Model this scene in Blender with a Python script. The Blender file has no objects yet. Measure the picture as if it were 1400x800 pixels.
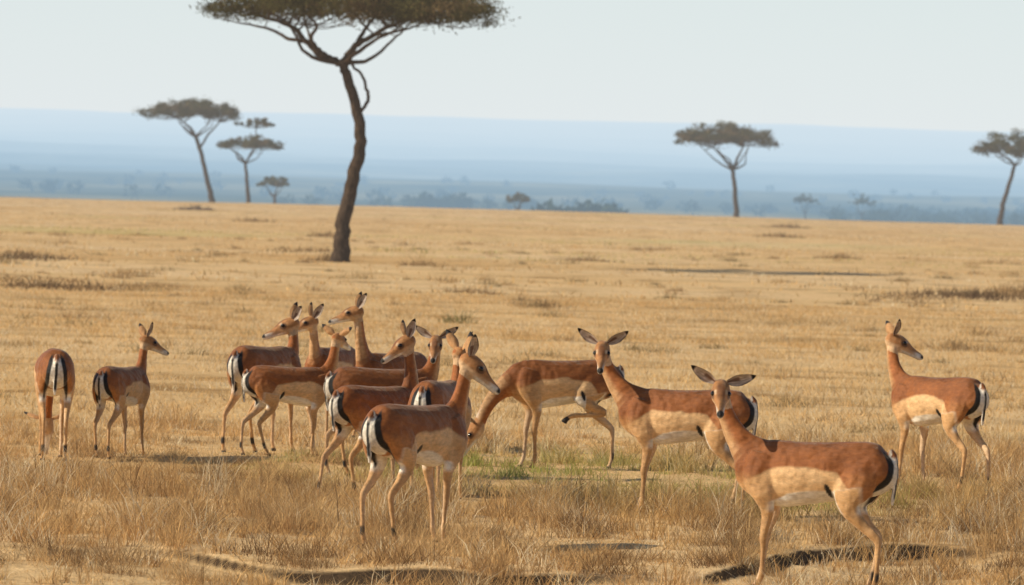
import bpy, math, numpy as np
from mathutils import Vector, Matrix
rng = np.random.default_rng(7)
scene = bpy.context.scene
scene.view_settings.view_transform = 'Standard'
scene.view_settings.look = 'None'
scene.view_settings.exposure = 0

# ------------------------------------------------------------ helpers
def new_obj(name, mesh, loc=(0,0,0)):
    o = bpy.data.objects.new(name, mesh); o.location = loc
    scene.collection.objects.link(o); return o

def sstep(a, b, x):
    t = np.clip((x-a)/(b-a), 0, 1); return t*t*(3-2*t)

def vnoise(x, y, s, seed=0):
    x = np.asarray(x, float)/s; y = np.asarray(y, float)/s
    xi = np.floor(x); yi = np.floor(y); fx = x-xi; fy = y-yi
    fx = fx*fx*(3-2*fx); fy = fy*fy*(3-2*fy)
    def h(a, b):
        v = np.sin(a*127.1+b*311.7+seed*74.7)*43758.5453
        return v-np.floor(v)
    return (h(xi,yi)*(1-fx)+h(xi+1,yi)*fx)*(1-fy)+(h(xi,yi+1)*(1-fx)+h(xi+1,yi+1)*fx)*fy

def mesh_from(name, V, F, cols=None, mats=(), midx=None, smooth=False):
    me = bpy.data.meshes.new(name)
    me.from_pydata([tuple(v) for v in V], [], F)
    if cols is not None:
        a = me.color_attributes.new("Col", 'FLOAT_COLOR', 'POINT')
        c = np.ones((len(V),4), np.float32); c[:,:3] = cols
        a.data.foreach_set("color", c.ravel())
    for m in mats: me.materials.append(m)
    if midx is not None: me.polygons.foreach_set("material_index", np.asarray(midx, np.int32))
    if smooth: me.polygons.foreach_set("use_smooth", np.ones(len(me.polygons), bool))
    me.update(); return me

def tri_mesh(name, V, T, cols, mat):
    me = bpy.data.meshes.new(name)
    V = np.asarray(V, np.float32); T = np.asarray(T, np.int32)
    me.vertices.add(len(V)); me.vertices.foreach_set("co", V.ravel())
    me.loops.add(T.size); me.loops.foreach_set("vertex_index", T.ravel())
    me.polygons.add(len(T)); me.polygons.foreach_set("loop_start", np.arange(0, T.size, 3, dtype=np.int32))
    me.update(calc_edges=True)
    a = me.color_attributes.new("Col", 'FLOAT_COLOR', 'POINT')
    c = np.ones((len(V),4), np.float32); c[:,:3] = cols
    a.data.foreach_set("color", c.ravel())
    me.materials.append(mat); return me

# ------------------------------------------------------------ terrain
def bank_y(x):
    x = np.asarray(x, float)
    b = np.interp(x, [-40,-6,-3,-1.6,0,1.1,1.9,3.2,5,40], [29.5,31.4,31.9,32.1,32.1,32.5,34.6,35.4,35.2,36.5])
    return b + 1.1*(vnoise(x, 0*x, 1.1, 3)-.5) + .3*(vnoise(x, 0*x, .45, 5)-.5)
def gz(x, y):
    x = np.asarray(x, float); y = np.asarray(y, float)
    by = bank_y(x)
    depth = np.interp(x, [-8,-3.2,-1.5,1.2,5,30], [0.0,.02,.07,.08,.095,.07])*(.25+1.3*vnoise(x, 0*x, .8, 8))
    z = -depth*(1-sstep(by-.24, by+.03, y))
    z = z + .035*(vnoise(x,y,1.1,1)-.5)*sstep(20,30,y) + .03*(vnoise(x,y,.35,6)-.5)*sstep(27,29,y)*(1-sstep(42,60,y))
    z = z + .16*(vnoise(x,y*1.6,14,2)-.5)*sstep(50,90,y)
    z = z + .5*(vnoise(x,y*2,60,4)-.5)*sstep(180,330,y)
    z = z - np.interp(y, [670,720,800,1100,1500], [0,.4,2,5,9.5])
    return z
def hz(x, y):
    z = np.interp(y, [1400,2500,3000,4000,6000,10000,15000,19000,20000,24000], [-9,-8,-6.5,-3,12,62,140,236,243,190])
    k = sstep(3000, 9000, y)
    z = z + k*(40*(vnoise(x,y,2600,11)-.5)+26*(vnoise(x,y,900,12)-.5)+12*(vnoise(x,y,300,13)-.5))
    return z

# ------------------------------------------------------------ materials
def mat_new(name):
    m = bpy.data.materials.new(name); m.use_nodes = True
    nt = m.node_tree; nt.nodes.clear()
    return m, nt, nt.nodes, nt.links
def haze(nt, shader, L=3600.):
    """aerial perspective painted into the material as glow, by world position of the surface"""
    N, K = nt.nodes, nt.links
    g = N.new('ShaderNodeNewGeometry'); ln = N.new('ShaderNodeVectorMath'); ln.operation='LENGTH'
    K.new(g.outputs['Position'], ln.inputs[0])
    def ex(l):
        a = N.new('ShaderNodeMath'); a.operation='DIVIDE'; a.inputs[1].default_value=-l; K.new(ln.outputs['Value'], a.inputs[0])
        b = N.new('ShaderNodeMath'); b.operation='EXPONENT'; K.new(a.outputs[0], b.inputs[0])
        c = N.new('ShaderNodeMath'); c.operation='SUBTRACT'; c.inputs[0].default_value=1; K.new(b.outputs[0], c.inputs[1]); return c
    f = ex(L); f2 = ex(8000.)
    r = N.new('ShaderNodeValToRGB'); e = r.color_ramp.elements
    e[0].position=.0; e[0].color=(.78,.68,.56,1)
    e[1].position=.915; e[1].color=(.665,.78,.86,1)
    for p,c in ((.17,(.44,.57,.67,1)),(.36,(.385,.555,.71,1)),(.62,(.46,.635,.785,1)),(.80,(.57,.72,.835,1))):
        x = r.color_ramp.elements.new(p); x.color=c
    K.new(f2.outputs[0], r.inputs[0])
    em = N.new('ShaderNodeEmission'); K.new(r.outputs[0], em.inputs[0])  # airlight imitated by surface emission in the haze colour
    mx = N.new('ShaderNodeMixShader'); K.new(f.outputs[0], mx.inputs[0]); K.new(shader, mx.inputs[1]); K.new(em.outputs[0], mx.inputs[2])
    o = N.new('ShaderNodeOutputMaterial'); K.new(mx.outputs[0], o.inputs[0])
def noise(nt, scale, detail=5, vec=None, rough=.55):
    n = nt.nodes.new('ShaderNodeTexNoise'); n.inputs['Scale'].default_value=scale; n.inputs['Detail'].default_value=detail
    n.inputs['Roughness'].default_value=rough
    if vec is not None: nt.links.new(vec, n.inputs['Vector'])
    return n
def ramp(nt, src, stops):
    r = nt.nodes.new('ShaderNodeValToRGB'); e = r.color_ramp.elements
    e[0].position=stops[0][0]; e[0].color=(*stops[0][1],1); e[1].position=stops[-1][0]; e[1].color=(*stops[-1][1],1)
    for p,c in stops[1:-1]:
        x=e.new(p); x.color=(*c,1)
    nt.links.new(src, r.inputs[0]); return r
def mixc(nt, fac, a, b, mode='MIX'):
    m = nt.nodes.new('ShaderNodeMix'); m.data_type='RGBA'; m.blend_type=mode
    for s,v in ((m.inputs[0],fac),(m.inputs[6],a),(m.inputs[7],b)):
        if hasattr(v,'links') or hasattr(v,'is_linked'): nt.links.new(v, s)
        elif isinstance(v,(int,float)): s.default_value=v
        else: s.default_value=(*v,1)
    return m.outputs[2]

# ground
GM, nt, N, K = mat_new("dry_savanna_soil")
g = N.new('ShaderNodeNewGeometry'); P = g.outputs['Position']
n1 = noise(nt, .05, 6, P); n2 = noise(nt, .5, 6, P); n3 = noise(nt, 9, 4, P, .7)
c1 = ramp(nt, n1.outputs[0], [(.3,(.66,.42,.19)),(.5,(.76,.52,.26)),(.7,(.80,.58,.33))]).outputs[0]
c2 = ramp(nt, n2.outputs[0], [(.3,(.55,.49,.42)),(.48,(1,1,1)),(.7,(1.08,1.06,1.02))]).outputs[0]
c3 = ramp(nt, n3.outputs[0], [(.3,(.62,.57,.52)),(.6,(1.05,1.05,1.05))]).outputs[0]
c = mixc(nt, 1., c1, c2, 'MULTIPLY'); c = mixc(nt, .7, c, c3, 'MULTIPLY')
ng = noise(nt, .028, 5, P)
gr = ramp(nt, ng.outputs[0], [(.60,(0,0,0)),(.72,(.5,.5,.5))]).outputs[0]
c = mixc(nt, gr, c, (.44,.42,.13))
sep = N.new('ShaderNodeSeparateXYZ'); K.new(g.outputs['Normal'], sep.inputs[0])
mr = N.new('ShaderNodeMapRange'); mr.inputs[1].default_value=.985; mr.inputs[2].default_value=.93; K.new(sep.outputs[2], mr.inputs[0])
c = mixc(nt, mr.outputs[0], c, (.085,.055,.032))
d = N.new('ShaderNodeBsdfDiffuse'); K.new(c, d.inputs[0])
bp = N.new('ShaderNodeBump'); bp.inputs['Strength'].default_value=.6; bp.inputs['Distance'].default_value=.05
nb = noise(nt, 14, 5, P, .7); K.new(nb.outputs[0], bp.inputs['Height']); K.new(bp.outputs[0], d.inputs['Normal'])
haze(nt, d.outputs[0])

# hills
HM, nt, N, K = mat_new("hazy_hills")
g = N.new('ShaderNodeNewGeometry'); P = g.outputs['Position']
mp = N.new('ShaderNodeMapping'); mp.inputs['Scale'].default_value=(2.2,.7,1); K.new(P, mp.inputs[0])
n1 = noise(nt, .0013, 9, mp.outputs[0], .7)
c = ramp(nt, n1.outputs[0], [(.35,(.03,.045,.02)),(.5,(.16,.16,.09)),(.65,(.42,.36,.20))]).outputs[0]
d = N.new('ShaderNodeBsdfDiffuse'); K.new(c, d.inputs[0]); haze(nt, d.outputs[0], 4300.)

def attr_mat(name, transl=.3, L=3600.):
    M, nt, N, K = mat_new(name)
    a = N.new('ShaderNodeVertexColor'); a.layer_name="Col"
    c = a.outputs[0]
    d = N.new('ShaderNodeBsdfDiffuse'); K.new(c, d.inputs[0])
    t = N.new('ShaderNodeBsdfTranslucent'); K.new(c, t.inputs[0])
    m = N.new('ShaderNodeMixShader'); m.inputs[0].default_value=transl; K.new(d.outputs[0], m.inputs[1]); K.new(t.outputs[0], m.inputs[2])
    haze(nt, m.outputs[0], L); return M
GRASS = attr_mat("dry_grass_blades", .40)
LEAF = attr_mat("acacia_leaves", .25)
BARK, nt, N, K = mat_new("acacia_bark")
tc = N.new('ShaderNodeTexCoord'); mp = N.new('ShaderNodeMapping'); mp.inputs['Scale'].default_value=(7,7,1.6); K.new(tc.outputs['Object'], mp.inputs[0])
nb = noise(nt, 2.5, 6, mp.outputs[0], .7)
c = ramp(nt, nb.outputs[0], [(.35,(.03,.02,.015)),(.55,(.085,.058,.04)),(.7,(.17,.12,.085))]).outputs[0]
d = N.new('ShaderNodeBsdfDiffuse'); K.new(c, d.inputs[0])
bp = N.new('ShaderNodeBump'); bp.inputs['Strength'].default_value=.9; bp.inputs['Distance'].default_value=.06; K.new(nb.outputs[0], bp.inputs['Height']); K.new(bp.outputs[0], d.inputs['Normal'])
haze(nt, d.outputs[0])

FUR, nt, N, K = mat_new("impala_fur")
a = N.new('ShaderNodeVertexColor'); a.layer_name="Col"
tc = N.new('ShaderNodeTexCoord'); mp = N.new('ShaderNodeMapping'); mp.inputs['Scale'].default_value=(1,2.2,2.2); K.new(tc.outputs['Object'], mp.inputs[0])
n = noise(nt, 26, 6, mp.outputs[0], .65); n2 = noise(nt, 5, 3, tc.outputs['Object'])
r = ramp(nt, n.outputs[0], [(.3,(.74,.71,.68)),(.7,(1.2,1.2,1.2))]).outputs[0]
r2 = ramp(nt, n2.outputs[0], [(.3,(.78,.74,.70)),(.7,(1.14,1.14,1.14))]).outputs[0]
c = mixc(nt, 1., a.outputs[0], r, 'MULTIPLY'); c = mixc(nt, 1., c, r2, 'MULTIPLY')
p = N.new('ShaderNodeBsdfPrincipled'); K.new(c, p.inputs['Base Color']); p.inputs['Roughness'].default_value=.5
p.inputs['Specular IOR Level'].default_value=.3; p.inputs['Sheen Weight'].default_value=.35; p.inputs['Sheen Roughness'].default_value=.3
p.inputs['Sheen Tint'].default_value=(1,.85,.65,1)
bp = N.new('ShaderNodeBump'); bp.inputs['Strength'].default_value=.5; bp.inputs['Distance'].default_value=.012
nf = noise(nt, 120, 3, mp.outputs[0]); K.new(nf.outputs[0], bp.inputs['Height'])
bp2 = N.new('ShaderNodeBump'); bp2.inputs['Strength'].default_value=.6; bp2.inputs['Distance'].default_value=.07
nm = noise(nt, 7, 2, tc.outputs['Object']); K.new(nm.outputs[0], bp2.inputs['Height']); K.new(bp2.outputs[0], bp.inputs['Normal']); K.new(bp.outputs[0], p.inputs['Normal'])
o = N.new('ShaderNodeOutputMaterial'); K.new(p.outputs[0], o.inputs[0])
EYE, nt, N, K = mat_new("eye_wet_dark")
p = N.new('ShaderNodeBsdfPrincipled'); p.inputs['Base Color'].default_value=(.008,.005,.004,1); p.inputs['Roughness'].default_value=.12
o = N.new('ShaderNodeOutputMaterial'); K.new(p.outputs[0], o.inputs[0])

# ------------------------------------------------------------ terrain meshes
def sheet(name, ys, half, fn, mat, nx):
    s = np.linspace(-1,1,nx); s = s*(.45+.55*s*s)
    Y, S = np.meshgrid(ys, s, indexing='ij'); X = S*half(Y)
    Z = fn(X, Y); V = np.stack([X,Y,Z],-1).reshape(-1,3)
    i, j = np.meshgrid(np.arange(len(ys)-1), np.arange(nx-1), indexing='ij')
    a = (i*nx+j).ravel()
    T = np.concatenate([np.stack([a,a+1,a+nx+1],1), np.stack([a,a+nx+1,a+nx],1)])
    me = tri_mesh(name, V, T, np.full((len(V),3),.5), mat)
    me.polygons.foreach_set("use_smooth", np.ones(len(me.polygons), bool))
    return new_obj(name, me)
ys = np.concatenate([np.arange(-25,27,1.5), np.arange(27,40,.045), np.arange(40,60,.3), np.geomspace(60,680,230), np.arange(683,1500,12)])
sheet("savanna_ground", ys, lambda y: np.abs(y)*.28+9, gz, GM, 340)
sheet("hills", np.concatenate([np.geomspace(1400,19000,230), np.linspace(19100,24000,30)]), lambda y: y*.32, hz, HM, 260)

# ------------------------------------------------------------ grass
straw = np.array([.80,.55,.26]); gold=np.array([.72,.45,.18]); brown=np.array([.32,.19,.085]); green=np.array([.34,.38,.09]); pale=np.array([.88,.72,.47])
def blades(base, H, W, col, lean, seg):
    n = len(base); az = rng.uniform(0,2*np.pi,n)
    ld = np.stack([np.cos(az),np.sin(az),0*az],1)*(lean*H)[:,None]
    ph = rng.uniform(0,2*np.pi,n); wd = np.stack([np.cos(ph),np.sin(ph),0*ph],1)*W[:,None]
    up = np.array([0,0,1.])*H[:,None]
    if seg==2:
        V = np.stack([base-wd, base+wd, base+ld*.35+up*.55-wd*.75, base+ld*.35+up*.55+wd*.75, base+ld+up*.97],1)
        t = np.array([[0,1,3],[0,3,2],[2,3,4]])
    else:
        V = np.stack([base-wd, base+wd, base+ld+up],1); t = np.array([[0,1,2]])
    k = V.shape[1]
    T = (t[None]+ (np.arange(n)*k)[:,None,None]).reshape(-1,3)
    C = np.clip(np.repeat(col[:,None,:],k,1),0,.95).reshape(-1,3)
    return V.reshape(-1,3), T, C
def clumps(y0,y1,n,k,hr,wr,rad,seg,zone=True):
    y = np.sqrt(rng.uniform(y0**2,y1**2,n)); x = rng.uniform(-1,1,n)*(.105*y+2.2)
    nz = .45*vnoise(x,y,1.1,21)+.55*vnoise(x,y,.33,22)
    hs = rng.uniform(.4,1.,n)*(.28+2.3*sstep(.38,.8,nz))
    r = rng.uniform(0,1,n)
    col = straw*np.ones((n,3))
    col = col + (gold-col)*sstep(.3,.8,r)[:,None]
    if zone:
        br = np.clip(sstep(.42,.72,nz)*.75+ (r>.88)*.5,0,1); col = col+(brown*1.3-col)*(br*rng.uniform(.1,1,n))[:,None]
    col = np.where((r<.17)[:,None], pale, col)
    if zone:
        g = np.exp(-((x-.7)/1.5)**2-((y-42)/2.8)**2)*1.2 + np.exp(-((x-2.2)/.8)**2-((y-40)/1.8)**2)*1.+ np.exp(-((x+1.0)/1.2)**2-((y-43.5)/2.0)**2)*.8
        g = g*(.5+vnoise(x,y,.6,44))
        gg = np.clip(g*rng.uniform(.3,1.1,n),0,.9)
        col = col+(green-col)*gg[:,None]; hs = hs*(1-.5*np.clip(g,0,1))
        bare = np.exp(-((x+1.6)/1.6)**2-((y-31.3)/.9)**2)
        hs = hs*(1-.6*bare)
        tall = np.exp(-((x+1.9)/1.5)**2-((y-38)/3)**2)+np.exp(-((x-1.2)/2.2)**2-((y-36.5)/2.)**2)+np.exp(-((x-3.2)/1.)**2-((y-35.5)/2.5)**2)
        hs = hs*(1+.5*np.clip(tall,0,1)); col = col*(1-.14*np.clip(tall,0,1))[:,None]
        by = bank_y(x)
        face = (y<by-.02)&(y>by-.35)
        keep = ~(face & (rng.uniform(0,1,n)<.45))
    else:
        hs = .5+.6*(hs/2.1)
        dkn = sstep(.62,.85,vnoise(x,y,2.2,33)*.6+vnoise(x,y,.9,34)*.4); hs=hs*(1+.8*dkn); col=col*(1-.3*dkn)[:,None]
        gg = sstep(.66,.88,vnoise(x,y,22,31))*.45
        col = col+(green*1.3-col)*gg[:,None]; keep = np.ones(n,bool)
    x,y,hs,col = x[keep],y[keep],hs[keep],col[keep]; n=len(x)
    X = np.repeat(x,k)+rng.normal(0,rad,n*k); Y = np.repeat(y,k)+rng.normal(0,rad,n*k)
    H = np.repeat(hs,k)*rng.uniform(hr[0],hr[1],n*k); W = rng.uniform(wr[0],wr[1],n*k)
    C = np.repeat(col,k,0)*rng.uniform(.7,1.2,n*k)[:,None]
    base = np.stack([X,Y,gz(X,Y)-.008],1)
    return blades(base,H,W,C,rng.uniform(.1,1.3,n*k),seg)
def shrub(cx,cy,rx,ry,h,n,colr,w):
    a = rng.uniform(0,2*np.pi,n); q = rng.uniform(0,1,n)**.7
    X = cx+rx*q*np.cos(a); Y = cy+ry*q*np.sin(a)
    lump = .4+1.2*vnoise(X,Y,rx*.35,int(abs(cx*10))%50)
    H = h*(1-.7*q**2)*rng.uniform(.3,1.1,n)*lump
    C = np.array(colr)*rng.uniform(.6,1.5,n)[:,None]
    return blades(np.stack([X,Y,gz(X,Y)-.01],1),H,rng.uniform(.6,1.2,n)*w,C,rng.uniform(.1,1.4,n),1)
parts = [clumps(27.5,50,13500,20,(.04,.145),(.0017,.0038),.042,2),
         clumps(50,112,15000,11,(.05,.12),(.003,.007),.14,1,False),
         clumps(112,660,15000,7,(.06,.15),(.012,.03),.5,1,False)]
def join(parts):
    Vs,Ts,Cs,o=[],[],[],0
    for V,T,C in parts:
        Vs.append(V);Ts.append(T+o);Cs.append(C);o+=len(V)
    return np.concatenate(Vs),np.concatenate(Ts),np.concatenate(Cs)
V,T,C = join(parts); new_obj("dry_grass", tri_mesh("dry_grass",V,T,C,GRASS))
sh=[]
dk=(.17,.11,.06); md=(.32,.21,.10)
for (cx,cy,rx,ry,h,n,c,w) in [(-8.9,110,1.8,3.4,.22,700,dk,.016),(-7.4,113,1.1,2.5,.15,300,md,.016),(-12.9,150,1.5,4,.25,500,dk,.02),(-10.5,118,1.6,3,.15,300,md,.016),
        (10.6,133,1.9,4,.26,700,dk,.018),(12.4,136,1.3,3.5,.34,500,md,.018),(8.9,128,1.2,3,.15,250,md,.018),
        (6.4,82,.7,1.6,.2,400,md,.01),(8.9,88,.9,1.9,.18,400,(.20,.20,.06),.01),(.6,104,.6,1.2,.18,200,md,.012),
        (-.9,95,.35,.6,.25,160,(.22,.18,.07),.01),(-8.2,250,1.,2,.35,200,md,.04),(-15,330,1.5,3,.4,200,md,.05),(14,300,1.5,4,.3,200,md,.05),
        (20,420,2,5,.4,200,md,.06),(-28,500,2,5,.5,250,dk,.08),(12,210,1,3,.2,250,md,.03),(-2.5,160,.8,2,.25,200,md,.02),(-5.4,165,.6,.6,.3,200,md,.02),(-1.,120,.7,2,.15,200,md,.02),(2.5,180,1.5,5,.2,250,md,.03),(-7,190,1.5,5,.18,250,md,.03)]:
    sh.append(shrub(cx,cy,rx,ry,h,n,c,w))
for i in range(360):   # small tussocks over the middle distance
    y = 44*(230/44)**rng.uniform(0,1); x = rng.uniform(-1,1)*(.1*y+1)
    s_ = rng.uniform(.12,.38)*(y/60)**.35
    sh.append(shrub(x,y,s_,s_*1.2,s_*.5,int(rng.uniform(50,110)),[(.36,.23,.11),(.50,.33,.15),(.28,.20,.09)][rng.integers(3)],.004*(y/50)**.8))
for i in range(330):
    y = rng.uniform(30.5,44)
    x = rng.uniform(-1,1)*(.1*y+.5)
    if np.exp(-((x-.7)/1.3)**2-((y-42)/2.5)**2)>.5: continue
    if abs(y-bank_y(x)+.2)<.12: continue
    sc = rng.uniform(.09,.27)
    sh.append(shrub(x,y,sc*1.2,sc*1.2,sc,int(200*sc/.2),[(.22,.13,.06),(.38,.24,.11),(.56,.37,.17)][rng.integers(3)],.0024))
V,T,C = join(sh); new_obj("dry_shrubs", tri_mesh("dry_shrubs",V,T,C,GRASS))

# ------------------------------------------------------------ generic tubes
def catmull(P, sub):
    P = np.asarray(P,float); Q = np.vstack([2*P[0]-P[1],P,2*P[-1]-P[-2]]); out=[]
    for i in range(1,len(Q)-2):
        for k in range(sub):
            t=k/sub; a,b,c,d=Q[i-1:i+3]
            out.append(.5*((2*b)+(c-a)*t+(2*a-5*b+4*c-d)*t*t+(3*b-a-3*c+d)*t**3))
    out.append(P[-1]); return np.array(out)
def tube(V,F,pts,ra,rb,side=(0,1,0),seg=12):
    pts=np.asarray(pts,float); n=len(pts); T=np.gradient(pts,axis=0); T/=np.linalg.norm(T,axis=1)[:,None]+1e-9
    side=np.asarray(side,float); th=np.arange(seg)/seg*2*np.pi; o=len(V)
    for i in range(n):
        s=side-T[i]*np.dot(side,T[i]); s/=np.linalg.norm(s)+1e-9; m=np.cross(T[i],s)
        for a in th: V.append(pts[i]+s*rb[i]*math.cos(a)+m*ra[i]*math.sin(a))
    for i in range(n-1):
        for j in range(seg):
            k=(j+1)%seg; F.append((o+i*seg+j,o+i*seg+k,o+(i+1)*seg+k,o+(i+1)*seg+j))
    V.append(pts[0]); V.append(pts[-1]); a=len(V)-2
    for j in range(seg):
        k=(j+1)%seg; F.append((a,o+k,o+j)); F.append((a+1,o+(n-1)*seg+j,o+(n-1)*seg+k))

# ------------------------------------------------------------ acacias
def acacia(loc, trunk, fork, limbs, crown, ncl, nleaf, lsize, seed, nlimb=6):
    r = np.random.default_rng(seed); V=[];F=[];nodes=[]
    def br(P,j0=.22):
        P=np.asarray(P,float); Q=catmull(P,5); Q[:,3]=np.maximum(Q[:,3],.008)
        j=r.normal(0,1,(len(Q),3))*Q[:,3:4]*j0; j[0]=0; Q[:,:3]+=j
        ax=(0,1,0) if abs(Q[-1,1]-Q[0,1])<np.linalg.norm(Q[-1,:3]-Q[0,:3])*.8 else (1,0,.2)
        tube(V,F,Q[:,:3],Q[:,3],Q[:,3],ax,8); return Q
    br(trunk,.12)
    fx=np.array(fork)
    for L in limbs:
        Q=br(L); nodes+= [q for q in Q[3:]]
    LV=[];LC=[];
    for (cx,cz,R,th,share) in crown:
        if share>=.5:
            for i in range(nlimb):
                a=(i+.5)/nlimb*2*np.pi+r.uniform(-.4,.4); rr=R*r.uniform(.4,.75)
                e=np.array([cx+rr*math.cos(a), rr*math.sin(a), cz+r.uniform(0,.25)*th])
                m=fx[:3]+(e-fx[:3])*.4+np.array([0,0,-.10*R*.5])+r.normal(0,.04*R,3)
                q=fx[:3]+(e-fx[:3])*.72+np.array([0,0,-.04*R])+r.normal(0,.04*R,3)
                Q=br([[*fx[:3],fx[3]*.6],[*m,fx[3]*.42],[*q,fx[3]*.27],[*e,fx[3]*.12]]); nodes+=[q for q in Q[4:]]
        N_=np.array(nodes)
        for i in range(int(ncl*share)):
            a=r.uniform(0,2*np.pi); q=math.sqrt(r.uniform(0,1)); Rm=R*(.74+.34*vnoise(np.array(a*1.3),np.array(seed*3.1),.5,seed))
            x=cx+q*Rm*math.cos(a); y=q*Rm*math.sin(a)
            hole=vnoise(np.array(x),np.array(y),R*.22,seed+9)
            if hole<.33 and r.uniform()<.8: continue
            z=cz+th*(.05+.22*hole+.70*(1-q**2.2)*r.uniform(.05,1)) + r.normal(0,.08*th)
            c=np.array([x,y,z])
            k=np.argmin(((N_[:,:3]-c)**2).sum(1)+ (N_[:,2]>z)*2); s=N_[k]
            mid=(s[:3]+c)/2+np.array([0,0,-.08*np.linalg.norm(s[:3]-c)])+r.normal(0,.04*R*.2,3)
            w=max(.012,min(s[3]*.5,.05)); 
            br([[*s[:3],w],[*mid,w*.7],[*c,w*.35]])
            sx=R*.085*r.uniform(.6,1.6); sz=sx*.5
            n=int(nleaf*r.uniform(.6,1.4)); d=r.normal(0,.5,(n,3))*np.array([sx,sx,sz])*1.1
            p=c+d+np.array([0,0,sz*.3])
            u=r.normal(0,1,(n,3)); u/=np.linalg.norm(u,axis=1)[:,None]; v=np.cross(u,r.normal(0,1,(n,3))); v/=np.linalg.norm(v,axis=1)[:,None]
            s_=lsize*r.uniform(.5,1.3,(n,1))
            LV.append(np.stack([p-u*s_,p+u*s_*.8+v*s_*.25,p+v*s_*.7],1))
            tone=r.uniform(.65,1.35)
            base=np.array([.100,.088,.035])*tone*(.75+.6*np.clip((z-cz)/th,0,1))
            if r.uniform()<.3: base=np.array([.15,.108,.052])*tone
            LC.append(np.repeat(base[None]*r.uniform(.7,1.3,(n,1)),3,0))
    nb_=len(F); V=np.array(V); LV=np.concatenate(LV).reshape(-1,3); LC=np.concatenate(LC)
    o=len(V); FF=F+[(o+3*i,o+3*i+1,o+3*i+2) for i in range(len(LV)//3)]
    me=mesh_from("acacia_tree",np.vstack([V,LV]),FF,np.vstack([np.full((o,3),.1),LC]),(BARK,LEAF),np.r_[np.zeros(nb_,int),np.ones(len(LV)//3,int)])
    sm=np.zeros(len(FF),bool); sm[:nb_]=True; me.polygons.foreach_set("use_smooth",sm)
    return new_obj("acacia_tree",me,loc)
def gloc(x,y): return (x,y,float(gz(x,y))-.1)
acacia(gloc(-4.97,163.8),
  [[0,0,-.1,.36],[0.0,0,.25,.27],[.04,0,.8,.225],[.18,0.05,1.85,.20],[.40,0,2.9,.18],[.48,0,3.75,.165],[.33,0,4.6,.15],[.08,0,5.33,.14],[-.1,0,5.85,.13]],
  [-.1,0,5.8,.12],
  [[[-.1,0,5.77,.12],[-.45,.1,5.95,.10],[-.74,.1,6.1,.095],[-1.22,.2,6.44,.08],[-1.65,.1,6.86,.065],[-2.7,0,7.15,.03]],
   [[-1.22,.2,6.44,.06],[-1.7,.5,6.5,.05],[-2.2,.6,6.75,.04],[-3.3,.8,6.95,.02]],
   [[-.74,.1,6.1,.07],[-1.02,-.2,6.5,.055],[-.86,-.5,6.9,.04],[-1.3,-.9,7.3,.02]],
   [[-.1,0,5.77,.11],[.05,0,6.05,.10],[.26,-.1,6.3,.09],[.7,-.2,6.6,.07],[1.55,-.3,7.05,.05],[2.8,-.2,7.3,.025]],
   [[.26,-.1,6.3,.07],[.5,.2,6.8,.055],[.9,.4,7.3,.03]],
   [[.7,-.2,6.65,.045],[1.5,.3,6.8,.035],[2.3,.5,7.1,.02]],
   [[.40,0,4.35,.05],[.66,0,4.75,.05],[.62,0,5.1,.045],[.48,0,5.5,.04],[.2,0,5.75,.04],[.1,0,6.2,.035]]],
  [(.22,6.98,4.35,1.5,1.)], 420, 120, .075, 3, 4)
acacia(gloc(-34.8,655), [[0,0,-.3,.42],[-.1,0,.8,.33],[-.55,0,2.4,.27],[-1.3,0,5.4,.24],[-2.1,0,7.6,.22]],[-2.1,0,7.5,.2],
  [[[-2.1,0,7.5,.17],[-2.7,0,8.6,.14],[-4.2,0,9.7,.07]],[[-1.6,0,6.2,.13],[-.9,0,7.6,.12],[.6,0,9.4,.08]]],
  [(-2.6,9.7,6.2,2.6,1.)],230,60,.2,5,4)
acacia(gloc(-31.4,672), [[0,0,-.3,.3],[-.1,0,1.2,.24],[-.3,0,3.1,.2],[-.5,0,5.0,.17]],[-.5,0,4.9,.16],
  [[[-.5,0,5,.13],[-1.4,0,6,.1],[-2.4,0,6.6,.06]],[[-.5,0,5,.13],[.6,0,7.2,.09],[.6,0,9.2,.05]]],
  [(.1,6.5,4.2,2.1,.8),(.4,9.2,2.4,1.4,.25)],180,60,.18,8,4)
acacia(gloc(25.6,656), [[0,0,-.3,.40],[0,0,.9,.30],[-.25,0,3.3,.25],[-.6,0,5.6,.22]],[-.6,0,5.5,.2],
  [[[-.6,0,5.5,.18],[-1.6,0,6.8,.14],[-2.9,0,8.0,.08]],[[-.6,0,5.5,.18],[-.1,0,6.8,.14],[.6,0,8.2,.08]]],
  [(-1.6,8.3,5.9,2.8,1.)],230,60,.2,11,4)
acacia(gloc(57.0,668), [[0,0,-.3,.42],[.1,0,.9,.33],[.3,0,2.4,.28],[1.0,0,5.0,.24],[1.6,0,7.3,.2]],[1.6,0,7.2,.18],
  [[[1.6,0,7.2,.15],[.6,0,8,.1],[-.8,0,8.8,.06]]],
  [(1.0,8.1,4.8,3.4,1.)],220,60,.2,17,4)
def small(x,y,z0,h,R,s):
    acacia((x,y,z0),[[0,0,-.5,.3],[.1,0,h*.3,.25],[0,0,h*.55,.2]],[0,0,h*.5,.2],[[[0,0,h*.5,.15],[.2,0,h*.62,.1],[.5,0,h*.74,.06]]],[(0,h*.72,R,h*.28,1.)],60,40,.3,s,4)
small(-38,900,-3.2,7.3,2.7,21); small(.6,1080,-5,7.6,2.9,22); small(92,1800,-9,14.5,4.6,23); small(113,1850,-9,14.5,4.8,24)

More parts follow.
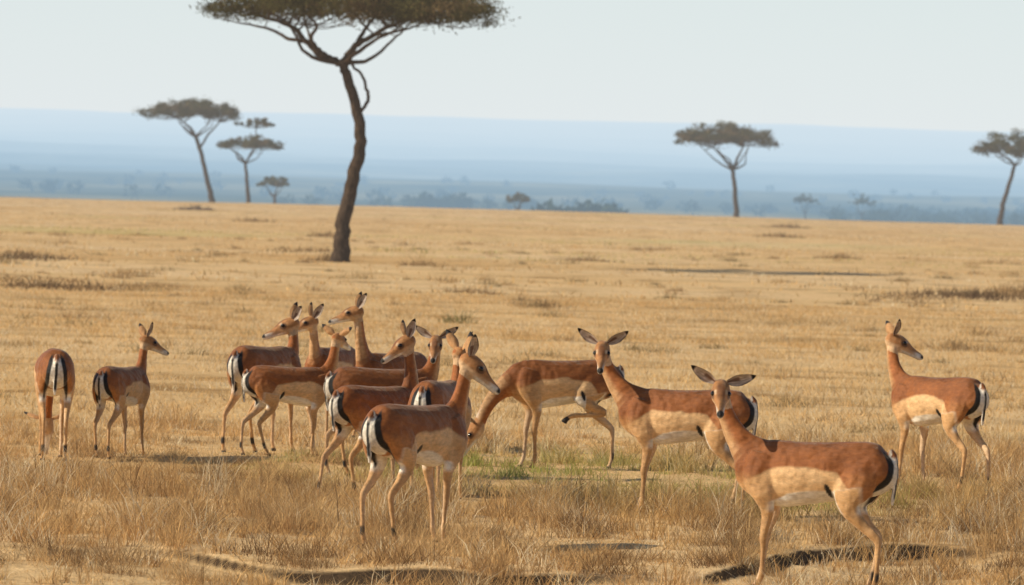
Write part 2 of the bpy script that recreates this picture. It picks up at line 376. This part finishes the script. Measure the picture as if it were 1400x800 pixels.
# far tree masses in the valley
def far_trees():
    Vs=[];Cs=[]
    L=[]
    for i in range(170):
        y=rng.uniform(2300,3600); x=y*rng.uniform(.055,.13); L.append((x,y,rng.uniform(4,8)))
    for i in range(160):
        y=rng.uniform(2500,5200); x=y*rng.uniform(-.13,.14); L.append((x,y,rng.uniform(4,8)))
    for i in range(14): L.append((1600*(.0068+rng.uniform(-.0018,.0018)),1600,rng.uniform(5,8)))
    for i in range(20): L.append((1700*(.0145+rng.uniform(-.0025,.0025)),1700,rng.uniform(6,9.)))
    for i in range(16): L.append((2600*(-.013+rng.uniform(-.004,.004)),2600,rng.uniform(6,9)))
    for x,y,h in L:
        z=float(hz(x,y)) ; n=60
        d=rng.normal(0,1,(n,3)); d/=np.linalg.norm(d,axis=1)[:,None]; d*=rng.uniform(.4,1,(n,1))
        c=np.array([x,y,z+h*.55])+d*np.array([h*.8,h*.8,h*.48])
        u=rng.normal(0,1,(n,3))*h*.13; v=rng.normal(0,1,(n,3))*h*.13
        Vs.append(np.stack([c-u,c+u,c+v],1).reshape(-1,3)); Cs.append(np.repeat(np.array([[.04,.05,.02]])*rng.uniform(.6,1.3,(n,1)),3,0))
    V=np.concatenate(Vs); T=np.arange(len(V)).reshape(-1,3)
    new_obj("distant_trees",tri_mesh("distant_trees",V,T,np.concatenate(Cs),LEAF))
far_trees()

# ------------------------------------------------------------ impalas
TORSO=np.array([[-.475,.755,.02,.02],[-.46,.745,.065,.055],[-.42,.725,.125,.095],[-.34,.707,.153,.120],[-.24,.695,.161,.130],[-.10,.682,.165,.138],[.05,.667,.176,.138],[.17,.660,.186,.122],[.26,.672,.179,.100],[.35,.692,.148,.082],[.42,.71,.10,.060],[.45,.715,.03,.025]])
HIND=np.array([[-.28,.05,.76,.105,.05],[-.285,.085,.67,.122,.060],[-.25,.10,.57,.104,.050],[-.245,.10,.485,.060,.036],[-.31,.092,.40,.033,.024],[-.388,.085,.328,.0265,.0180],[-.398,.085,.28,.0190,.0160],[-.390,.085,.18,.0145,.0133],[-.382,.085,.10,.0180,.0158],[-.362,.085,.05,.0145,.0145],[-.35,.085,.02,.0215,.020],[-.345,.085,0,.025,.020]])
FRONT=np.array([[.26,.055,.76,.09,.045],[.29,.090,.64,.093,.043],[.25,.095,.54,.064,.036],[.225,.086,.45,.038,.028],[.236,.08,.36,.026,.020],[.244,.075,.295,.023,.0195],[.240,.075,.25,.0168,.0150],[.240,.075,.16,.0143,.0131],[.240,.075,.095,.0175,.0150],[.255,.075,.05,.0145,.0145],[.265,.075,.02,.021,.0195],[.27,.075,0,.024,.0195]])
LIFT=np.array([[-.28,.05,.76,.105,.05],[-.24,.085,.68,.125,.062],[-.17,.11,.61,.10,.055],[-.12,.125,.56,.065,.042],[-.20,.135,.50,.038,.029],[-.30,.135,.455,.029,.022],[-.26,.135,.435,.022,.019],[-.15,.14,.43,.017,.016],[-.06,.14,.425,.020,.018],[-.02,.14,.41,.017,.017],[.01,.14,.385,.023,.021],[.02,.14,.37,.026,.021]])
HEAD=np.array([[-.055,-.012,.022,.02],[-.03,-.008,.050,.042],[.015,-.006,.062,.051],[.07,-.010,.058,.052],[.11,-.018,.046,.036],[.155,-.026,.034,.026],[.20,-.032,.0285,.0215],[.232,-.036,.024,.0205],[.252,-.040,.012,.011]])

def impala(x, y, heading, scale=1., poll=(.50,0,1.14), head=0., pitch=-30., feet=(0,0,0,0), graze=False, lift=False, ear=(.95,.52,-.10), face=.35, tail=0., seed=0, bulk=1.):
    rr=np.random.default_rng(seed)
    V=[];F=[]
    t=catmull(TORSO,3)
    tube(V,F,np.stack([t[:,0],0*t[:,0],t[:,1]],1),t[:,2],t[:,3]*bulk,(0,1,0),20)
    legpts=[]
    for i,(L,sg,dx) in enumerate(((FRONT,1,feet[0]),(FRONT,-1,feet[1]),(HIND,1,feet[2]),(HIND,-1,feet[3]))):
        A=L.copy()
        if lift and i==2: A=LIFT.copy(); dx=0
        A[:,0]+=dx*np.clip((.60-A[:,2])/.60,0,1)
        A[:,1]*=sg
        q=catmull(A,3); q[:,3:]=np.maximum(q[:,3:],.0125)
        tube(V,F,q[:,:3],q[:,3],q[:,4],(0,1,0),12); legpts.append(q)
    # neck
    pl=np.array(poll,float)
    hr=math.radians(head-heading); pr=math.radians(pitch)
    f=np.array([math.cos(hr)*math.cos(pr),math.sin(hr)*math.cos(pr),math.sin(pr)])
    s=np.array([-math.sin(hr),math.cos(hr),0.]); u=np.cross(f,s)
    HS=1.04
    P0=np.array([.27,0,.70])
    if graze: P1=np.array([.50,0,.66]); P2=pl+np.array([-.05,0,.16])-f*.05
    else: P1=np.array([.44,0,.79]); P2=pl-np.array([.02,0,.17])-f*.03
    tt=np.linspace(0,1,16)[:,None]
    nk=(1-tt)**3*P0+3*(1-tt)**2*tt*P1+3*(1-tt)*tt**2*P2+tt**3*(pl-u*.012)
    ra=np.interp(tt[:,0],[0,.2,.38,.6,.8,1],[.150,.115,.076,.054,.046,.047]); rb=np.interp(tt[:,0],[0,.2,.38,.6,.8,1],[.085,.064,.048,.039,.036,.038])
    tube(V,F,nk,ra,rb,(0,1,0),14)
    h=catmull(HEAD*HS,3)
    tube(V,F,pl+h[:,0:1]*f+h[:,1:2]*u,h[:,2],h[:,3],s,14)
    # tail
    tl=np.array([[-.44,0,.81],[-.472,tail*.1,.785],[-.482,tail*.3,.73],[-.478,tail*.7,.64],[-.468,tail,.56],[-.463,tail*1.1,.51]])
    tl=catmull(tl,3); tn=len(tl)
    tube(V,F,tl,np.interp(np.arange(tn),[0,4,tn-4,tn-1],[.02,.011,.012,.008]),np.interp(np.arange(tn),[0,4,tn-4,tn-1],[.022,.014,.017,.009]),(0,1,0),8)
    me=bpy.data.meshes.new("tmp"); me.from_pydata([tuple(v) for v in V],[],F)
    ob=bpy.data.objects.new("tmp",me); scene.collection.objects.link(ob)
    m=ob.modifiers.new("r",'REMESH'); m.mode='VOXEL'; m.voxel_size=.0074
    m2=ob.modifiers.new("s",'SMOOTH'); m2.factor=.5; m2.iterations=3
    dg=bpy.context.evaluated_depsgraph_get(); ev=ob.evaluated_get(dg); em=ev.to_mesh()
    n=len(em.vertices); v=np.empty(n*3,np.float32); em.vertices.foreach_get("co",v); v=v.reshape(-1,3).astype(float)
    faces=[tuple(p.vertices) for p in em.polygons]
    ev.to_mesh_clear(); bpy.data.objects.remove(ob); bpy.data.meshes.remove(me)
    # ---------- coat pattern in body space
    X,Y,Z=v[:,0],v[:,1],v[:,2]; aY=np.abs(Y)
    w=.014*(vnoise(X*1.,Z,.05,seed)-.5)+.03*(vnoise(X,Z,.16,seed+1)-.5)
    back=np.array([.30,.100,.023]); flank=np.array([.72,.46,.225]); white=np.array([.86,.80,.68]); leg=np.array([.60,.35,.15]); blk=np.array([.012,.010,.009])
    def mx(c,t_,col): return c+(np.asarray(col)-c)*np.clip(t_,0,1)[:,None]
    zb=np.interp(X,[-.45,-.30,-.18,0,.2,.32,.42],[.54,.54,.675,.71,.70,.64,.60])
    col=np.repeat(flank[None],n,0)
    col=mx(col,sstep(-.012,.012,Z-zb-w),back)
    col=mx(col,sstep(.76,.87,Z)*.5,back*.6)
    rumpw=sstep(-.18,-.30,X)*sstep(.38,.50,Z); col=mx(col,rumpw*sstep(.72,.62,Z)*.8,[.46,.20,.065])
    shw=sstep(.18,.24,X)*sstep(.68,.62,Z)*sstep(.46,.5,Z); col=mx(col,shw*.6,[.54,.28,.10])
    belly=sstep(.007,-.007,Z+w*.6-np.interp(X,[-.3,-.2,0,.12,.22],[.60,.59,.57,.55,.50]))*sstep(-.34,-.30,X)*sstep(.24,.18,X)*(Z>.42)
    legm=sstep(.475,.44,Z)
    col=mx(col,legm,leg)
    col=mx(col,legm*sstep(.085,.065,aY)*.6,[.74,.58,.40])
    col=mx(col,belly*(1-legm),white)
    outer=sstep(.112,.128,aY)*((X<-.15)|(X>.17)); col=mx(col,belly*outer,leg*1.05)
    sp=((X+.125)/.018)**2+((Z-.58-(X+.125)*1.2)/.030)**2; col=mx(col,sstep(1.5,.8,sp)*(aY>.06),blk)
    # rump: white beside the tail, black crescent down each buttock
    xr=np.interp(Z,[.45,.50,.57,.65,.72,.80],[-.315,-.345,-.39,-.435,-.455,-.455])
    rear=sstep(.075,.05,X-xr)*(X<-.25)
    yc=np.interp(Z,[.46,.52,.60,.70,.77,.82],[.086,.081,.070,.060,.046,.028])
    rz=sstep(.45,.50,Z)*sstep(.83,.80,Z)
    col=mx(col,sstep(.004,-.004,aY-yc)*rear*rz*sstep(.02,.006,X-xr-.012*(Z<.6)),white*.92)
    bw=.0125*sstep(.44,.56,Z)*sstep(.84,.76,Z)+.002
    col=mx(col,sstep(1.25,.85,np.abs(aY-yc-w*.15)/bw)*rear*rz,blk)
    td=np.min(np.linalg.norm(v[:,None,:]-tl[None],axis=2),axis=1); isT=(td<.024)&(X<-.455)
    tyc=np.interp(-Z,-tl[:,2],tl[:,1])
    col=np.where(isT[:,None],white,col)
    col=mx(col,isT*sstep(.013,.009,np.abs(Y-tyc))*sstep(.78,.74,Z)*sstep(.53,.56,Z),blk)
    col=mx(col,isT*sstep(.75,.79,Z),back*.9)
    # fetlock tufts, hooves
    fx_=-.382+feet[2]*.85*(Y>0)+feet[3]*.85*(Y<0)
    col=mx(col,sstep(.145,.125,Z)*sstep(.072,.09,Z)*(X<-.1)*sstep(.010,-.004,X-fx_),blk*3)
    col=mx(col,sstep(.036,.026,Z),blk*2)
    if lift:
        q=legpts[2]; dd=np.min(np.linalg.norm(v[:,None,:]-q[None,18:,:3],axis=2),axis=1); col=mx(col,(dd<.032)*1.,leg)
        dd=np.min(np.linalg.norm(v[:,None,:]-q[None,-5:,:3],axis=2),axis=1); col=mx(col,(dd<.03)*1.,blk*2)
    # neck
    D=np.linalg.norm(v[:,None,:]-nk[None],axis=2); k=np.argmin(D,axis=1); dn=D[np.arange(n),k]; tk=k/15.
    isN=(dn<ra[k]*1.35)&(X>.33+0*X)&(tk>.22)
    T_=np.gradient(nk,axis=0); T_/=np.linalg.norm(T_,axis=1)[:,None]; M_=np.cross(T_,np.array([0,1.,0]))
    dv=((v-nk[k])*M_[k]).sum(1)/ra[k]
    sgn=-1. if np.dot(M_[8],np.array([1,0,-.6]))>0 else 1.
    fr=-sgn*dv
    nc=np.repeat((back*1.3)[None],n,0); nc=mx(nc,sstep(-.2,.6,fr)*.75,flank*.92); nc=mx(nc,sstep(.5,1.0,fr)*.6*sstep(.7,.95,tk),white)
    wN=isN*sstep(.20,.40,tk); col=mx(col,wN,nc)
    # head
    hv=(v-pl)/HS; ht=hv@f; hs=hv@s; hu=hv@u
    isH=(ht>-.055)&(ht<.27)&(np.abs(hs)<.062)&(hu<.066)&(hu>-.085)
    hc=np.repeat(np.array([[.46,.215,.075]]),n,0)
    hc=mx(hc,sstep(-.01,-.035,hu)*.8,[.68,.47,.27])
    hc=mx(hc,sstep(.02,.06,ht)*sstep(.18,.10,ht)*sstep(.028,.014,np.abs(hs))*sstep(.0,.02,hu)*.7,[.14,.05,.02])
    hc=mx(hc,sstep(.016,.008,np.sqrt(((ht-.092)*.8)**2+(hu-.028)**2))*sstep(.020,.028,np.abs(hs))*.6,[.78,.62,.42])
    hc=mx(hc,sstep(.030,.018,np.sqrt(((ht-.080)*.8)**2+(hu-.006)**2))*sstep(.03,.04,np.abs(hs))*.8,[.09,.045,.025])
    hc=mx(hc,sstep(-.036,-.045,hu)*sstep(.05,.10,ht),white)
    hc=mx(hc,sstep(.15,.20,ht)*sstep(-.012,-.02,hu)*.8,white)
    hc=mx(hc,sstep(.222,.234,ht)*sstep(-.046,-.036,hu),blk)
    hc=mx(hc,sstep(.15,.21,ht)*sstep(.012,.004,np.abs(hs))*.5,blk*4)
    col=np.where(isH[:,None],hc,col)
    verts=[v]; cols=[col]; fc=list(faces); mi=[0]*len(faces); o=n
    for sg in (1,-1):
        e=np.array(ear,float)+rr.normal(0,.08,3); d_=s*sg*e[0]+u*e[1]+f*e[2]; d_/=np.linalg.norm(d_)
        fa=f*.9+s*sg*face+np.array([0,0,.05]); fa-=d_*np.dot(fa,d_); fa/=np.linalg.norm(fa); wd=np.cross(d_,fa)
        b0=pl+s*sg*.034+u*.034-f*.012; nu,nv=16,11; L=.165; W=.041
        for layer in (0,1):
            pts=[];cc=[]
            for i in range(nu):
                a=i/(nu-1); pr_=(.34+.66*math.sin(min(1,a*2.0)*math.pi/2))*(max(0,1-a**2.2))**.72+.015
                for j in range(nv):
                    b=j/(nv-1)*2-1
                    p=b0+d_*(L*a)+wd*(W*pr_*b)+fa*(.020*pr_*(b*b-.6))-fa*(.010*a*a)
                    if layer: p=p-fa*.005*(1-b*b)*(1-a)-fa*.0015
                    pts.append(p)
                    if layer==0:
                        c_=np.array([.66,.54,.44])*(1-.5*(abs(math.sin(b*7+a*3)))*(a<.75))
                        if abs(b)>.86 and a>.45: c_=blk*3
                        if a>.82: c_=blk*1.5
                        if abs(b)<.25 and a<.45: c_=np.array([.18,.11,.08])
                    else:
                        c_=np.array([.50,.27,.11]) if a<.74 else blk*1.5
                    cc.append(c_)
            verts.append(np.array(pts)); cols.append(np.array(cc))
            for i in range(nu-1):
                for j in range(nv-1):
                    q=o+i*nv+j; fc.append((q,q+1,q+nv+1,q+nv)); mi.append(0)
            o+=nu*nv
    for sg in (1,-1):
        c0=pl+f*.080+s*sg*.0395+u*.010; pts=[]; R=.0185; ns,nr=12,8
        for i in range(nr+1):
            for j in range(ns):
                th=math.pi*i/nr; ph=2*math.pi*j/ns; pts.append(c0+R*(f*math.cos(ph)*math.sin(th)+u*math.sin(ph)*math.sin(th)*.80+s*math.cos(th)))
        for i in range(nr):
            for j in range(ns): fc.append((o+i*ns+j,o+i*ns+(j+1)%ns,o+(i+1)*ns+(j+1)%ns,o+(i+1)*ns+j)); mi.append(1)
        verts.append(np.array(pts)); cols.append(np.zeros((len(pts),3))+.01); o+=len(pts)
    vv=np.concatenate(verts); cl=np.clip(np.concatenate(cols),0.004,.9)*rr.uniform(.90,1.10)
    me=mesh_from("impala",vv,fc,cl,(FUR,EYE),mi,True)
    ob=new_obj("impala",me,(x,y,float(gz(x,y))-.008)); ob.rotation_euler=(0,0,math.radians(heading)); ob.scale=(scale,)*3
    return ob

sd_ear=(.55,.75,-.50)      # ears laid back and out, seen broadside in profile
impala(-3.46,43.2, 97, 1.0, (.60,.02,.26), 98,-68, (.08,-.06,.0,.05), graze=True, tail=.01, seed=1, bulk=1.1)
impala(-2.96,43.5, 68, .83, (.47,0,1.08), 25,-20, (0,.08,.05,-.06), seed=2, ear=(.75,.75,-.25), face=1.3)
impala(-1.93,45.0, 60, 1.0, (.42,.03,1.02), 190,-18, (.0,.05,-.1,.1), seed=3, ear=sd_ear, face=1.6)
impala(-1.70,44.2, 25, .83, (.46,0,1.12), 60,-15, (.05,-.05,-.08,.12), seed=4, ear=(.9,.55,-.2))
impala(-.97,46.4, 232, .94, (.46,-.02,1.20), 188,-14, (0,0,0,0), seed=5, ear=sd_ear, face=1.6)
impala(-1.50,47.8, 248, .92, (.46,0,1.08), 204,-15, (0,0,0,0), seed=6, ear=sd_ear, face=1.5)
impala(-.93,41.9, 25, .95, (.44,0,1.06), 265,-28, (0,.05,-.05,.05), seed=7)
impala(-.90,38.9, 48, .91, (.36,.04,1.18), 200,-30, (.05,0,-.16,.08), seed=8, ear=(.65,.75,-.35), face=1.4)
impala(-.46,38.3, 74, .98, (.44,0,1.02), 40,-20, (0,.04,.06,-.04), seed=9, ear=(.7,.7,-.25), face=1.)
impala(-.54,33.7, 55, 1.0, (.44,-.05,1.10), 4,-36, (.06,-.06,-.02,.08), seed=10, ear=(.6,.75,-.40), face=1.5)
impala(.41,43.8, 194, 1.0, (.68,.03,.32), 188,-55, (-.02,.04,0,-.06), graze=True, lift=True, seed=11)
impala(1.17,37.7, 166, 1.0, (.57,.02,1.10), 266,-28, (.02,.07,-.05,.08), seed=12)
impala(1.70,31.6, 160, 1.0, (.54,.03,1.12), 268,-26, (.02,.08,-.03,.06), seed=13)
impala(3.15,41.8, 131, 1.0, (.48,0,1.10), 8,-22, (.08,-.05,.04,-.10), seed=14, ear=(.85,.65,-.25), face=1.2)

# ------------------------------------------------------------ light, sky, camera
el=math.radians(31); sd=Vector((-.955,-.16,0)).normalized()*math.cos(el)+Vector((0,0,math.sin(el)))
sl=bpy.data.lights.new("sun",'SUN'); sl.energy=5.; sl.angle=math.radians(.5); sl.color=(1,.89,.70)
so=bpy.data.objects.new("sun",sl); scene.collection.objects.link(so); so.rotation_euler=sd.to_track_quat('Z','Y').to_euler()
w=bpy.data.worlds.new("World"); scene.world=w; w.use_nodes=True; nt=w.node_tree; nt.nodes.clear()
sk=nt.nodes.new('ShaderNodeTexSky'); sk.sky_type='NISHITA'; sk.sun_disc=False; sk.sun_elevation=el; sk.sun_rotation=math.atan2(sd.x,sd.y)%(2*math.pi)
sk.dust_density=1.0; sk.altitude=1500
# pale haze layer low over the horizon
tc=nt.nodes.new('ShaderNodeTexCoord'); sp=nt.nodes.new('ShaderNodeSeparateXYZ'); nt.links.new(tc.outputs['Generated'],sp.inputs[0])
rm=nt.nodes.new('ShaderNodeMapRange'); rm.inputs[1].default_value=.0; rm.inputs[2].default_value=.20; rm.inputs[3].default_value=.88; rm.inputs[4].default_value=0.; nt.links.new(sp.outputs[2],rm.inputs[0])
cr=ramp(nt,sp.outputs[2],[(.005,(9.1,9.7,10.2)),(.035,(9.2,10.05,10.3))])
mxn=mixc(nt,rm.outputs[0],sk.outputs[0],cr.outputs[0])
bg=nt.nodes.new('ShaderNodeBackground'); bg.inputs[1].default_value=.09; wo=nt.nodes.new('ShaderNodeOutputWorld')
nt.links.new(mxn,bg.inputs[0]); nt.links.new(bg.outputs[0],wo.inputs[0])

cam=bpy.data.cameras.new("camera"); co=bpy.data.objects.new("camera",cam); scene.collection.objects.link(co)
cam.lens=200; cam.sensor_width=36; cam.clip_start=1; cam.clip_end=60000
p=math.atan(135/7778); th=.0286
Fw=Vector((0,math.cos(p),-math.sin(p))); U=Vector((0,math.sin(p),math.cos(p))); Xw=Vector((1,0,0))
R=Xw*math.cos(th)+U*math.sin(th); Up=U*math.cos(th)-Xw*math.sin(th)
M=Matrix((R,Up,-Fw)).transposed().to_4x4(); M.translation=Vector((0,0,2.1)); co.matrix_world=M
cam.dof.use_dof=True; cam.dof.focus_distance=36; cam.dof.aperture_fstop=8
scene.camera=co
